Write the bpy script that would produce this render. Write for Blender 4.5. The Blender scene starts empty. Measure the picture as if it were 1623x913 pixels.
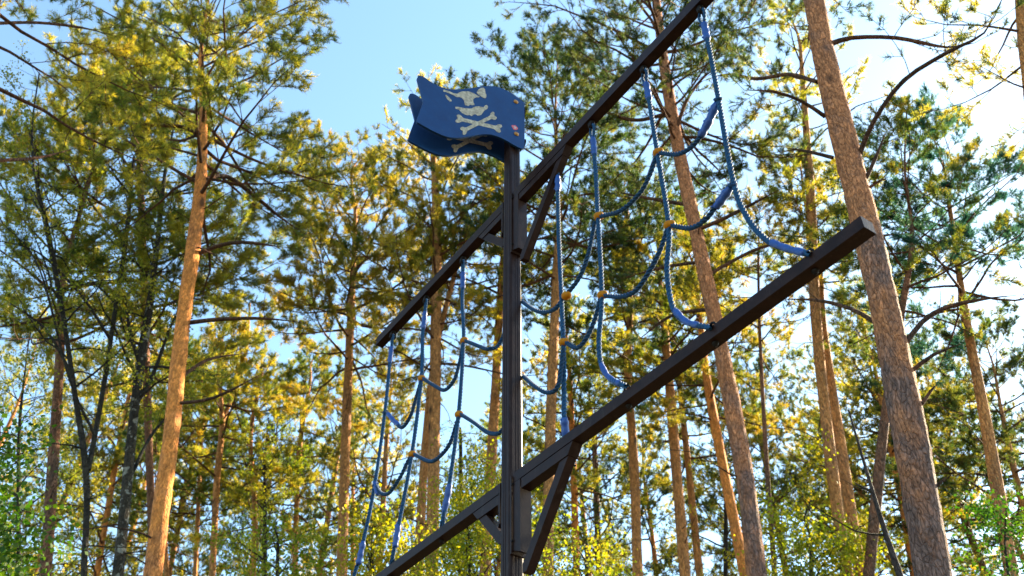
import bpy, bmesh, math, random
import numpy as np
from mathutils import Vector, Matrix

S = bpy.context.scene
COL = S.collection
PI = math.pi

# ------------------------------------------------------------------ camera
F, CX, CY = 1464.0, 811.5, 456.5            # focal length and centre, in photo pixels
CAM = np.array([0.0, -4.5, 1.6])
PITCH = math.atan(1294.5 / F)
_c, _s = math.cos(PITCH), math.sin(PITCH)
FW, UP, RT = np.array([0, _c, _s]), np.array([0, -_s, _c]), np.array([1.0, 0, 0])
cam = bpy.data.cameras.new('camera')
cam.sensor_width = 36.0
cam.lens = 36.0 * F / 1623.0
cam.clip_start, cam.clip_end = 0.05, 3000
cam.dof.use_dof = True
cam.dof.focus_distance = 5.6
cam.dof.aperture_fstop = 3.4
co = bpy.data.objects.new('camera', cam)
COL.objects.link(co)
co.location = CAM
co.rotation_euler = (PI / 2 + PITCH, 0, 0)
S.camera = co

def ray(x, y):
    return FW + RT * (x - CX) / F - UP * (y - CY) / F
D_ = np.array([-0.56766, 0.82326, 0.0])      # along the yards, away from the viewer
N_ = np.array([-0.82326, -0.56766, 0.0])     # across the yards
def netp(x, y, off=0.0):                     # point of the net's hanging plane
    r = ray(x, y)
    return CAM + r * ((off - N_ @ CAM) / (N_ @ r))
def atd(x, y, d):                            # point at horizontal distance d from the viewer
    r = ray(x, y)
    return CAM + r * (d / math.hypot(r[0], r[1]))
def pxsize(P):                               # metres per photo pixel at P
    return float((P - CAM) @ FW) / F

# ------------------------------------------------------------------ materials
def mat(name):
    m = bpy.data.materials.new(name)
    m.use_nodes = True
    nt = m.node_tree
    nt.nodes.clear()
    return m, nt, nt.nodes.new('ShaderNodeOutputMaterial')
def nd(nt, typ, ins=None, **props):
    n = nt.nodes.new(typ)
    for k, v in props.items():
        setattr(n, k, v)
    for k, v in (ins or {}).items():
        if hasattr(v, 'is_output'):
            nt.links.new(v, n.inputs[k])
        else:
            n.inputs[k].default_value = v
    return n
def ramp(nt, fac, stops):
    n = nt.nodes.new('ShaderNodeValToRGB')
    e = n.color_ramp.elements
    while len(e) < len(stops):
        e.new(0.5)
    for el, (p, c) in zip(e, stops):
        el.position = p
        el.color = (*c, 1)
    nt.links.new(fac, n.inputs[0])
    return n.outputs[0]
def objco(nt, scale=(1, 1, 1)):
    tc = nd(nt, 'ShaderNodeTexCoord')
    mp = nd(nt, 'ShaderNodeMapping', {'Vector': tc.outputs['Object'], 'Scale': scale})
    return mp.outputs[0]
def mixc(nt, fac, a, b, mode='MIX'):
    n = nd(nt, 'ShaderNodeMix', data_type='RGBA', blend_type=mode)
    for s, v in ((n.inputs[0], fac), (n.inputs[6], a), (n.inputs[7], b)):
        if hasattr(v, 'is_output'):
            nt.links.new(v, s)
        else:
            s.default_value = v if isinstance(v, (int, float)) else (*v, 1)
    return n.outputs[2]

def surface(name, c0, c1, rough, nscale=20, bump=0.0, bscale=60, metallic=0.0, spec=0.5, coat=0.0, wear=None):
    m, nt, out = mat(name)
    v = objco(nt)
    nz = nd(nt, 'ShaderNodeTexNoise', {'Vector': v, 'Scale': nscale, 'Detail': 6.0, 'Roughness': 0.65})
    col = ramp(nt, nz.outputs['Fac'], [(0.35, c0), (0.68, c1)])
    if wear:                     # scuffs and rain streaks
        wn = nd(nt, 'ShaderNodeTexNoise', {'Vector': objco(nt, (1, 1, 0.35)), 'Scale': 26.0, 'Detail': 8.0, 'Roughness': 0.75})
        wf = ramp(nt, wn.outputs['Fac'], [(0.56, (0, 0, 0)), (0.72, (0.55, 0.55, 0.55))])
        col = mixc(nt, wf, col, wear)
    rr = nd(nt, 'ShaderNodeMapRange', {'Value': nz.outputs['Fac'], 'To Min': rough * 0.8, 'To Max': min(1, rough * 1.3)})
    b = nd(nt, 'ShaderNodeBsdfPrincipled', {'Base Color': col, 'Roughness': rr.outputs[0], 'Metallic': metallic,
                                            'Specular IOR Level': spec, 'Coat Weight': coat, 'Coat Roughness': 0.2})
    if bump:
        bn = nd(nt, 'ShaderNodeTexNoise', {'Vector': v, 'Scale': bscale, 'Detail': 4.0})
        bp = nd(nt, 'ShaderNodeBump', {'Height': bn.outputs['Fac'], 'Strength': bump, 'Distance': 0.004})
        nt.links.new(bp.outputs[0], b.inputs['Normal'])
    nt.links.new(b.outputs[0], out.inputs[0])
    return m

def bark(name, low, high, z0, z1, crack, scale=1.0, bump=0.9, patch=None):
    """plated bark: grey and cracked low down, flaky and orange higher up the stem"""
    m, nt, out = mat(name)
    tc = nd(nt, 'ShaderNodeTexCoord')
    sep = nd(nt, 'ShaderNodeSeparateXYZ', {'Vector': tc.outputs['Object']})
    v = objco(nt, (1, 1, 0.32))
    wob = nd(nt, 'ShaderNodeTexNoise', {'Vector': v, 'Scale': 6.0 * scale, 'Detail': 3.0})
    vv = nd(nt, 'ShaderNodeVectorMath', {0: v, 1: (0, 0, 0)}, operation='ADD')
    wsc = nd(nt, 'ShaderNodeVectorMath', {0: wob.outputs['Color'], 'Scale': 0.16 / scale}, operation='SCALE')
    nt.links.new(wsc.outputs[0], vv.inputs[1])
    vo = nd(nt, 'ShaderNodeTexVoronoi', {'Vector': vv.outputs[0], 'Scale': 26.0 * scale}, feature='DISTANCE_TO_EDGE')
    big = nd(nt, 'ShaderNodeTexNoise', {'Vector': objco(nt, (1, 1, 0.5)), 'Scale': 2.6 * scale, 'Detail': 7.0, 'Roughness': 0.7})
    fine = nd(nt, 'ShaderNodeTexNoise', {'Vector': objco(nt, (1, 1, 0.45)), 'Scale': 38.0 * scale, 'Detail': 4.0, 'Roughness': 0.7})
    h = nd(nt, 'ShaderNodeMapRange', {'Value': sep.outputs['Z'], 'From Min': z0, 'From Max': z1})
    ad = nd(nt, 'ShaderNodeMath', {0: big.outputs['Fac'], 1: -0.5}, operation='ADD')
    ml = nd(nt, 'ShaderNodeMath', {0: ad.outputs[0], 1: 4.6}, operation='MULTIPLY')
    hh = nd(nt, 'ShaderNodeMath', {0: h.outputs[0], 1: ml.outputs[0]}, operation='ADD', use_clamp=True)
    base = mixc(nt, hh.outputs[0], low, high)
    fv = ramp(nt, fine.outputs['Fac'], [(0.3, (0.45, 0.42, 0.40)), (0.7, (1.45, 1.4, 1.38))])
    base = mixc(nt, 1.0, base, fv, 'MULTIPLY')
    ce = nd(nt, 'ShaderNodeTexVoronoi', {'Vector': vv.outputs[0], 'Scale': 26.0 * scale})
    ces = nd(nt, 'ShaderNodeSeparateColor', {'Color': ce.outputs['Color']})
    base = mixc(nt, 1.0, base, ramp(nt, ces.outputs[0], [(0.0, (0.75, 0.73, 0.73)), (0.5, (1.0, 1.0, 1.0)), (1.0, (1.25, 1.2, 1.18))]), 'MULTIPLY')
    cr = ramp(nt, vo.outputs['Distance'], [(0.0, (1, 1, 1)), (0.075, (0, 0, 0))])
    cm = nd(nt, 'ShaderNodeMapRange', {'Value': big.outputs['Fac'], 'From Min': 0.35, 'From Max': 0.65, 'To Min': 0.30, 'To Max': 0.0})
    crs = nd(nt, 'ShaderNodeMath', {0: cr, 1: cm.outputs[0]}, operation='MULTIPLY')
    base = mixc(nt, crs.outputs[0], base, crack)
    sc_ = nd(nt, 'ShaderNodeTexVoronoi', {'Vector': objco(nt, (1, 1, 0.42)), 'Scale': 2.3, 'Randomness': 1.0})
    sf = ramp(nt, sc_.outputs['Distance'], [(0.06, (0.85, 0.85, 0.85)), (0.15, (0, 0, 0))])
    base = mixc(nt, sf, base, tuple(0.5 * q for q in crack))
    if patch:
        pn = nd(nt, 'ShaderNodeTexNoise', {'Vector': objco(nt, (1, 1, 0.9)), 'Scale': 9.0, 'Detail': 3.0, 'Roughness': 0.6})
        pf = ramp(nt, pn.outputs['Fac'], [(0.56, (0, 0, 0)), (0.62, (1, 1, 1))])
        base = mixc(nt, pf, base, patch)
    b = nd(nt, 'ShaderNodeBsdfPrincipled', {'Base Color': base, 'Roughness': 0.88, 'Specular IOR Level': 0.25})
    pl = ramp(nt, vo.outputs['Distance'], [(0.0, (0, 0, 0)), (0.12, (0.8, 0.8, 0.8))])
    hs = nd(nt, 'ShaderNodeMath', {0: pl, 1: fine.outputs['Fac']}, operation='ADD')
    bp = nd(nt, 'ShaderNodeBump', {'Height': hs.outputs[0], 'Strength': bump, 'Distance': 0.03})
    nt.links.new(bp.outputs[0], b.inputs['Normal'])
    nt.links.new(b.outputs[0], out.inputs[0])
    return m

def foliage(name, stops, trans, tmul, scale=1.1):
    """leaf or needle: part reflects, part lets the light through; hue drifts from shoot to shoot"""
    m, nt, out = mat(name)
    tc = nd(nt, 'ShaderNodeTexCoord')
    n1 = nd(nt, 'ShaderNodeTexNoise', {'Vector': tc.outputs['Object'], 'Scale': scale, 'Detail': 3.0, 'Roughness': 0.6})
    n2 = nd(nt, 'ShaderNodeTexWhiteNoise', {'Vector': nd(nt, 'ShaderNodeVectorMath', {0: tc.outputs['Object'], 1: (0.13, 0.13, 0.13)}, operation='SNAP').outputs[0]})
    oi = nd(nt, 'ShaderNodeObjectInfo')
    a = nd(nt, 'ShaderNodeMath', {0: n2.outputs['Value'], 1: 0.30}, operation='MULTIPLY')
    b_ = nd(nt, 'ShaderNodeMath', {0: n1.outputs['Fac'], 1: a.outputs[0]}, operation='ADD')
    c_ = nd(nt, 'ShaderNodeMath', {0: oi.outputs['Random'], 1: 0.22}, operation='MULTIPLY')
    d_ = nd(nt, 'ShaderNodeMath', {0: b_.outputs[0], 1: c_.outputs[0]}, operation='ADD')
    e_ = nd(nt, 'ShaderNodeMath', {0: d_.outputs[0], 1: -0.26}, operation='ADD')
    col = ramp(nt, e_.outputs[0], stops)
    tcol = mixc(nt, 1.0, col, tmul, 'MULTIPLY')
    di = nd(nt, 'ShaderNodeBsdfPrincipled', {'Base Color': col, 'Roughness': 0.6, 'Specular IOR Level': 0.25})
    tr = nd(nt, 'ShaderNodeBsdfTranslucent', {'Color': tcol})
    mx = nd(nt, 'ShaderNodeMixShader', {0: trans, 1: di.outputs[0], 2: tr.outputs[0]})
    nt.links.new(mx.outputs[0], out.inputs[0])
    return m

M = {}
M['steel'] = surface('brown_painted_steel', (0.014, 0.0062, 0.0048), (0.027, 0.0125, 0.0098), 0.38, 14, 0.15, 120, spec=0.11, wear=(0.06, 0.045, 0.04))
M['iron'] = surface('dark_fastener', (0.008, 0.007, 0.007), (0.018, 0.014, 0.013), 0.6, 40, 0.1, 90, spec=0.12)
M['flag'] = surface('weathered_blue_board', (0.0025, 0.026, 0.105), (0.005, 0.042, 0.145), 0.5, 7, 0.06, 50, spec=0.25, wear=(0.03, 0.06, 0.13))
M['emblem'] = surface('chipped_cream_paint', (0.20, 0.16, 0.11), (0.52, 0.44, 0.32), 0.6, 45, 0.1, 150)
M['bolt'] = surface('yellow_plastic_cap', (0.32, 0.13, 0.012), (0.42, 0.19, 0.02), 0.35, 60)
M['sticker_red'] = surface('red_sticker', (0.45, 0.04, 0.06), (0.6, 0.12, 0.12), 0.5, 90)
M['sticker_pale'] = surface('pale_sticker', (0.35, 0.2, 0.2), (0.6, 0.42, 0.4), 0.5, 120)
M['rope'] = surface('blue_rope', (0.0035, 0.034, 0.095), (0.012, 0.08, 0.19), 0.75, 70, 0.4, 260, spec=0.3)
M['rope_old'] = surface('dark_blue_rope', (0.004, 0.022, 0.06), (0.011, 0.058, 0.135), 0.8, 70, 0.4, 260, spec=0.3)
M['sleeve'] = surface('blue_plastic_sleeve', (0.003, 0.04, 0.20), (0.006, 0.06, 0.27), 0.45, 25, 0.1, 80)
M['bead'] = surface('yellow_rope_connector', (0.36, 0.125, 0.001), (0.44, 0.165, 0.002), 0.6, 30, 0.08, 90, spec=0.15)
M['pine_bark'] = bark('pine_bark', (0.19, 0.12, 0.10), (0.50, 0.21, 0.09), 5.0, 10.5, (0.035, 0.02, 0.016))
M['pine_bark_tan'] = bark('tan_pine_bark', (0.31, 0.165, 0.08), (0.53, 0.25, 0.085), 2.5, 11.0, (0.06, 0.035, 0.025))
M['pine_bark_bright'] = bark('orange_pine_bark', (0.42, 0.17, 0.06), (0.60, 0.225, 0.05), 2.0, 9.0, (0.09, 0.035, 0.02), bump=0.5)
M['pine_bark_dull'] = bark('dull_pine_bark', (0.095, 0.068, 0.054), (0.22, 0.105, 0.058), 3.0, 11.0, (0.045, 0.03, 0.026))
M['branch_bark'] = bark('branch_bark', (0.07, 0.042, 0.028), (0.15, 0.066, 0.032), 6.0, 18.0, (0.03, 0.02, 0.016))
M['birch_bark'] = bark('mossy_birch_bark', (0.055, 0.048, 0.035), (0.035, 0.03, 0.024), 6.0, 11.0, (0.012, 0.011, 0.01), patch=(0.26, 0.25, 0.21))
M['dark_bark'] = bark('dark_mossy_bark', (0.045, 0.042, 0.03), (0.03, 0.026, 0.022), 5.0, 12.0, (0.01, 0.01, 0.009))
M['dead_wood'] = bark('dead_wood', (0.05, 0.042, 0.038), (0.06, 0.05, 0.045), 3.0, 9.0, (0.015, 0.013, 0.012))
GOLD = (2.05, 1.85, 0.45)
M['needles_gold'] = foliage('golden_pine_needles', [(0.22, (0.07, 0.12, 0.036)), (0.42, (0.19, 0.20, 0.045)), (0.60, (0.35, 0.31, 0.06)), (0.8, (0.42, 0.32, 0.065))], 0.55, GOLD)
M['needles_green'] = foliage('green_pine_needles', [(0.22, (0.034, 0.08, 0.038)), (0.45, (0.095, 0.135, 0.038)), (0.62, (0.22, 0.205, 0.042)), (0.82, (0.34, 0.24, 0.045))], 0.5, (2.0, 1.75, 0.45))
M['needles_dark'] = foliage('dark_pine_needles', [(0.22, (0.020, 0.052, 0.036)), (0.5, (0.042, 0.078, 0.036)), (0.72, (0.13, 0.135, 0.034)), (0.9, (0.24, 0.18, 0.04))], 0.45, (1.9, 1.7, 0.5))
M['needles_blue'] = foliage('flare_tinted_pine_needles', [(0.22, (0.010, 0.055, 0.062)), (0.5, (0.022, 0.085, 0.082)), (0.8, (0.06, 0.12, 0.075))], 0.45, (1.5, 1.6, 0.9))  # teal tint of a lens flare painted into the needle colour
M['leaves_yellow'] = foliage('yellow_green_leaves', [(0.2, (0.07, 0.13, 0.012)), (0.45, (0.18, 0.22, 0.015)), (0.7, (0.34, 0.28, 0.018))], 0.5, (1.5, 1.4, 0.4))
M['leaves_green'] = foliage('fresh_green_leaves', [(0.2, (0.012, 0.045, 0.008)), (0.5, (0.028, 0.08, 0.009)), (0.8, (0.07, 0.12, 0.011))], 0.45, (1.5, 1.6, 0.4))
M['leaves_olive'] = foliage('olive_birch_leaves', [(0.2, (0.07, 0.11, 0.025)), (0.5, (0.18, 0.19, 0.03)), (0.8, (0.34, 0.26, 0.035))], 0.55, (1.7, 1.6, 0.45))

# ------------------------------------------------------------------ object helpers
def tag(o, label=None, cat=None, group=None, kind=None):
    if label: o['label'] = label
    if cat: o['category'] = cat
    if group: o['group'] = group
    if kind: o['kind'] = kind
    return o
def empty(name, loc, label, cat, group=None):
    o = bpy.data.objects.new(name, None)
    o.empty_display_size = 0.3
    COL.objects.link(o)
    o.location = loc
    return tag(o, label, cat, group)
def base_of(parent):
    p = np.zeros(3)
    while parent is not None:
        p = p + np.array(parent.location)
        parent = parent.parent
    return p
def link(name, me, m, parent=None, smooth=False):
    me.materials.append(m)
    if smooth:
        me.polygons.foreach_set('use_smooth', np.ones(len(me.polygons), dtype=bool))
    o = bpy.data.objects.new(name, me)
    COL.objects.link(o)
    if parent is not None:
        o.parent = parent
    return o
def mesh_np(name, verts, faces_by_n, origin):
    """verts (N,3) in world space; faces_by_n: list of (M,k) index arrays"""
    me = bpy.data.meshes.new(name)
    v = (np.asarray(verts, dtype=np.float32) - np.asarray(origin, dtype=np.float32)).astype(np.float32)
    me.vertices.add(len(v))
    me.vertices.foreach_set('co', v.ravel())
    loops = np.concatenate([f.ravel() for f in faces_by_n]).astype(np.int32)
    tot = np.concatenate([np.full(len(f), f.shape[1], dtype=np.int32) for f in faces_by_n])
    start = np.concatenate([[0], np.cumsum(tot)[:-1]]).astype(np.int32)
    me.loops.add(len(loops))
    me.loops.foreach_set('vertex_index', loops)
    me.polygons.add(len(tot))
    me.polygons.foreach_set('loop_start', start)
    me.polygons.foreach_set('loop_total', tot)
    me.update(calc_edges=True)
    return me
def bm_obj(name, bm, m, parent=None, smooth=False, bevel=0.0, segs=2):
    """bm holds world coordinates"""
    if bevel:
        bmesh.ops.bevel(bm, geom=[e for e in bm.edges if len(e.link_faces) == 2 and e.calc_face_angle(0) > 0.5],
                        offset=bevel, segments=segs, affect='EDGES', profile=0.5)
    o = base_of(parent)
    bmesh.ops.translate(bm, verts=bm.verts, vec=Vector(-o))
    bmesh.ops.recalc_face_normals(bm, faces=bm.faces)
    me = bpy.data.meshes.new(name)
    bm.to_mesh(me)
    bm.free()
    return link(name, me, m, parent, smooth)

def prism(bm, pts, vec):
    """polygon of world points pushed along vec"""
    a = [bm.verts.new(Vector(p)) for p in pts]
    b = [bm.verts.new(Vector(np.asarray(p) + vec)) for p in pts]
    n = len(a)
    bm.faces.new(a)
    bm.faces.new(b[::-1])
    for i in range(n):
        bm.faces.new((a[i], b[i], b[(i + 1) % n], a[(i + 1) % n]))
def unz(u, z, off=0.0):
    return D_ * u + N_ * off + np.array([0, 0, z + 1.6])

# ---- tubes, batched
def tubes_mesh(tubes):
    """tubes: list of (pts (k,3), radii (k,), sides[, jitter]) -> verts, quads"""
    groups = {}
    for t in tubes:
        groups.setdefault((len(t[0]), t[2]), []).append(t)
    V, Q, base = [], [], 0
    for (k, ns), lst in groups.items():
        P = np.array([t[0] for t in lst], dtype=float)
        R = np.array([t[1] for t in lst], dtype=float)
        T = np.gradient(P, axis=1)
        T /= np.linalg.norm(T, axis=2, keepdims=True) + 1e-9
        mean = T.mean(axis=1)
        ref = np.where((np.abs(mean[:, 2]) > 0.75)[:, None], np.array([[1.0, 0.1, 0]]), np.array([[0.05, 0.1, 1.0]]))
        U = np.cross(T, ref[:, None, :])
        U /= np.linalg.norm(U, axis=2, keepdims=True) + 1e-9
        W = np.cross(T, U)
        a = np.linspace(0, 2 * PI, ns, endpoint=False)
        rr = R[:, :, None]
        if len(lst[0]) > 3:
            rr = rr * np.array([t[3] for t in lst])
        ring = P[:, :, None, :] + rr[..., None] * (np.cos(a)[None, None, :, None] * U[:, :, None, :] + np.sin(a)[None, None, :, None] * W[:, :, None, :])
        n = len(lst)
        V.append(ring.reshape(-1, 3))
        idx = np.arange(n * k * ns).reshape(n, k, ns) + base
        nx = np.roll(idx, -1, axis=2)
        q = np.stack([idx[:, :-1], nx[:, :-1], nx[:, 1:], idx[:, 1:]], axis=-1).reshape(-1, 4)
        Q.append(q)
        base += n * k * ns
    return np.concatenate(V), np.concatenate(Q)

def catmull(pts, step):
    P = np.array(pts, dtype=float)
    P = np.vstack([2 * P[0] - P[1], P, 2 * P[-1] - P[-2]])
    out = []
    for i in range(1, len(P) - 2):
        p0, p1, p2, p3 = P[i - 1:i + 3]
        n = max(2, int(np.linalg.norm(p2[:3] - p1[:3]) / step))
        t = np.linspace(0, 1, n, endpoint=False)[:, None]
        out.append(0.5 * (2 * p1 + (p2 - p0) * t + (2 * p0 - 5 * p1 + 4 * p2 - p3) * t**2 + (3 * p1 - p0 - 3 * p2 + p3) * t**3))
    out.append(P[-2][None])
    return np.concatenate(out)

# ------------------------------------------------------------------ the mast
mast = empty('mast', (0, 0, 0), 'dark brown steel play mast with two yards and a blue pirate flag on top', 'mast')
A_IN, A_OUT = 0.0, 0.0
def rounded_square(s, r, seg=5, groove=0.0):
    """profile points of a square tube with round corners, in (D_, N_) axes"""
    h = s / 2 - r
    out = []
    for q, (sx, sy) in enumerate(((1, 1), (-1, 1), (-1, -1), (1, -1))):
        for i in range(seg + 1):
            a = q * PI / 2 + i * PI / 2 / seg
            out.append((sx * h + r * math.cos(a), sy * h + r * math.sin(a)))
        if groove:      # a shallow groove each side of every face's middle
            a = q * PI / 2 + PI / 2
            nx, ny = math.cos(a), math.sin(a)
            tx, ty = -ny, nx
            for tt, dep in ((-0.013, 0), (-0.011, groove), (-0.007, groove), (-0.005, 0), (0.005, 0), (0.007, groove), (0.011, groove), (0.013, 0)):
                out.append((nx * (s / 2 - dep) + tx * tt, ny * (s / 2 - dep) + ty * tt))
    return out
bm = bmesh.new()
prof = rounded_square(0.094, 0.017, 5, 0.0025)
prism(bm, [D_ * a + N_ * b + np.array([0, 0, 0.0]) for a, b in prof], np.array([0, 0, 7.42]))
bm_obj('pole', bm, M['steel'], mast, bevel=0)
def rings_px(): pass

def yard(side, zb, h, w, u_end, sup_u, z_post, u_br, br_th=0.055):
    """half a yard with its bracket; side -1 comes towards the viewer, +1 goes away"""
    sg = side
    bm = bmesh.new()
    prism(bm, [unz(sg * 0.062, zb, w / 2), unz(sg * u_end, zb, w / 2), unz(sg * u_end, zb + h, w / 2), unz(sg * 0.062, zb + h, w / 2)], -N_ * w)
    y = bm_obj('yard', bm, M['steel'], mast, bevel=0.006, segs=2)
    # diagonal brace: flat on the yard's underside above, cut plumb against the post below
    g = 0.003
    uv = 0.129 if sg < 0 else 0.052
    zt, zbot = zb - g, z_post - 0.125
    hs = 0.058
    if sg > 0:
        zbot = zt - 1.12 * (sup_u - uv - 0.034)
        z_post = zbot + 0.10
    R0, R1 = np.array([sup_u, zt]), np.array([uv + 0.034, zbot])
    dr = (R1 - R0) / np.linalg.norm(R1 - R0)
    hx = br_th / abs(dr[1])                              # the brace's width measured level
    TL = R0 - np.array([hx, 0])
    zv = TL[1] + dr[1] * (uv - TL[0]) / dr[0]
    w3 = w - 0.018
    rs_, ls_ = dr[0] / -dr[1], zt - hs - 0.002             # the brace starts under the support bar
    TLb, R0b = (TL[0] + rs_ * (zt - ls_), ls_), (R0[0] + rs_ * (zt - ls_), ls_)
    bm = bmesh.new()
    prism(bm, [unz(sg * a_, b_, w3 / 2) for a_, b_ in (TLb, R0b, R1, (uv, zbot), (uv, zv))], -N_ * w3)
    bm_obj('brace', bm, M['steel'], y, bevel=0.004)
    # support bar under the yard, its end cut in line with the brace's lower face
    w2 = w - 0.006
    e0, e1 = R0[0], R0[0] + rs_ * hs
    bm = bmesh.new()
    prism(bm, [unz(sg * max(uv, 0.083), zt, w2 / 2), unz(sg * e0, zt, w2 / 2), unz(sg * e1, zt - hs, w2 / 2), unz(sg * max(uv, 0.083), zt - hs, w2 / 2)], -N_ * w2)
    bm_obj('support_bar', bm, M['steel'], y, bevel=0.004)
    # mounting plate on the pole and the post welded to it
    bm = bmesh.new()
    prism(bm, [unz(sg * 0.0480, z_post, 0.046), unz(sg * 0.0600, z_post, 0.046), unz(sg * 0.0600, zb + h - 0.02, 0.046), unz(sg * 0.0480, zb + h - 0.02, 0.046)], -N_ * 0.092)
    bm_obj('mounting_plate', bm, M['steel'], y, bevel=0.002)
    bm = bmesh.new()
    up_ = 0.1275 if sg < 0 else 0.080
    prism(bm, [unz(sg * 0.0615, z_post + 0.02, 0.036), unz(sg * up_, z_post - 0.01, 0.036), unz(sg * up_, zb - 0.003, 0.036), unz(sg * 0.0615, zb - 0.003, 0.036)], -N_ * 0.072)
    bm_obj('bracket_post', bm, M['steel'], y, bevel=0.004)
    # bolts of the plate
    for zz in (z_post + 0.07, zb + h - 0.07):
        for o in (0.0405, -0.0405):
            bm = bmesh.new()
            cpos = unz(sg * 0.064, zz, o)
            mt = Matrix.Translation(Vector(cpos)) @ Vector(D_ * sg).to_track_quat('Z', 'Y').to_matrix().to_4x4()
            bmesh.ops.create_cone(bm, cap_ends=True, segments=6, radius1=0.008, radius2=0.0075, depth=0.008, matrix=mt)
            bm_obj('plate_bolt', bm, M['iron'], y)
    return y
ZU, HU, WU = 4.747, 0.080, 0.067
ZL, HL, WL = 2.512, 0.060, 0.070
y_ur = yard(-1, ZU, HU, WU, 2.22, 0.67, 4.235, 0)
y_ul = yard(+1, ZU, HU, WU, 1.955, 0.390, 4.235, 0)
y_lr = yard(-1, ZL, HL, WL, 2.421, 0.585, 2.105, 0)
y_ll = yard(+1, ZL, HL, WL, 2.42, 0.345, 2.105, 0)

def ball(bm, c, r, sc=(1, 1, 1), u=12, v=8, rot=None):
    mt = Matrix.Translation(Vector(c))
    if rot is not None:
        mt = mt @ rot
    mt = mt @ Matrix.Diagonal((*sc, 1))
    bmesh.ops.create_uvsphere(bm, u_segments=u, v_segments=v, radius=r, matrix=mt)
def cyl(bm, p0, p1, r, seg=12):
    p0, p1 = np.asarray(p0), np.asarray(p1)
    d = Vector(p1 - p0)
    mt = Matrix.Translation(Vector((p0 + p1) / 2)) @ d.to_track_quat('Z', 'Y').to_matrix().to_4x4()
    bmesh.ops.create_cone(bm, cap_ends=True, segments=seg, radius1=r, radius2=r, depth=d.length, matrix=mt)
def hanger(y, u, zb, h, below):
    """bolt through a yard with a domed nut, and the fork that carries the rope's eye"""
    bm = bmesh.new()
    cyl(bm, unz(u, zb - 0.02, 0), unz(u, zb + h + 0.01, 0), 0.009, 8)
    if below:
        ball(bm, unz(u, zb + h + 0.006, 0), 0.019, (1, 1, 0.85))
        cyl(bm, unz(u, zb + h - 0.001, 0), unz(u, zb + h + 0.007, 0), 0.026, 16)
        cyl(bm, unz(u, zb + 0.002, 0), unz(u, zb - 0.022, 0), 0.020, 14)
        for s in (-1, 1):
            prism(bm, [unz(u - 0.017, zb - 0.016, s * 0.017), unz(u + 0.017, zb - 0.016, s * 0.017), unz(u + 0.012, zb - 0.066, s * 0.017), unz(u - 0.012, zb - 0.066, s * 0.017)], N_ * 0.005 * s)
        cyl(bm, unz(u, zb - 0.052, -0.027), unz(u, zb - 0.052, 0.027), 0.007, 10)
    else:
        zt = zb + h
        cyl(bm, unz(u, zt - 0.002, 0), unz(u, zt + 0.012, 0), 0.020, 14)
        pts = [unz(u + 0.020 * math.cos(a), zt + 0.030 + 0.020 * math.sin(a), 0) for a in np.linspace(0, 2 * PI, 15)]
        for p, q in zip(pts[:-1], pts[1:]):
            cyl(bm, p, q, 0.006, 8)
        ball(bm, unz(u, zb - 0.004, 0), 0.016, (1, 1, 0.8))
    bm_obj('eye_bolt', bm, M['iron'], y, smooth=True)
TOPS = dict(A=-0.528, B=-0.905, C=-1.415, D=-1.915, E=0.640, F=1.180, G=1.715)
for k, u in TOPS.items():
    hanger(y_ur if u < 0 else y_ul, u, ZU, HU, True)
for u in (-0.985, -1.575, -2.145, 0.735, 1.345, 1.90):
    hanger(y_lr if u < 0 else y_ll, u, ZL, HL, False)

# ---- the flag: two boards bolted either side of the pole's top
FN = np.array([-0.459, 0.888, 0.0]); FN /= np.linalg.norm(FN)      # board normal, away from the viewer
FE = np.array([0.888, 0.459, 0.0]); FE /= np.linalg.norm(FE)
def onflag(x, y, off):
    r = ray(x, y)
    return CAM + r * ((off - FN @ CAM) / (FN @ r))
def zf(x, y):                                                       # from my enlarged view of the flag to photo pixels
    return 640 + x / 6.085, 110 + y / 6.085
OUT = [(150, 60), (172, 63), (205, 80), (270, 125), (370, 173), (450, 190), (540, 191), (650, 180), (740, 165), (830, 160), (910, 170), (1000, 207), (1090, 264), (1158, 318), (1164, 335),
       (1165, 735), (1160, 758), (1140, 765), (1060, 727), (980, 680), (900, 645), (820, 626), (720, 630), (620, 648), (520, 660), (420, 650), (320, 612), (220, 560), (135, 512), (124, 500),
       (128, 482), (190, 312), (160, 200), (134, 108), (131, 78), (138, 65)]
FRONT, BACK = -0.082, 0.068                                          # front face offsets along FN
def smooth_closed(pts, n=3):
    P = np.array(pts, float)
    out = []
    k = len(P)
    for i in range(k):
        p0, p1, p2, p3 = P[i - 1], P[i], P[(i + 1) % k], P[(i + 2) % k]
        if np.linalg.norm(p2 - p1) < 25 or (i in (14, 29, 30, 31, 32)):
            out.append(p1); continue
        for t in np.linspace(0, 1, n, endpoint=False):
            out.append(0.5 * (2 * p1 + (p2 - p0) * t + (2 * p0 - 5 * p1 + 4 * p2 - p3) * t**2 + (3 * p1 - p0 - 3 * p2 + p3) * t**3))
    return out
def bone(a, b, w, k):
    a, b = np.array(a, float), np.array(b, float)
    d = (b - a) / np.linalg.norm(b - a)
    n = np.array([-d[1], d[0]])
    half = [(0.10, 1), (0.06, 1.35), (0.03, 2.0), (-0.01, 2.35), (-0.06, 2.3), (-0.085, 1.6), (-0.07, 0.8), (-0.045, 0.15)]
    L = np.linalg.norm(b - a)
    up = [a + d * L * t + n * w * s for t, s in half]
    lo = [a + d * L * t - n * w * s for t, s in half]
    up2 = [b - d * L * t + n * w * s for t, s in half]
    lo2 = [b - d * L * t - n * w * s for t, s in half]
    return up[::-1] + up2 + lo2[::-1] + lo
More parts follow.
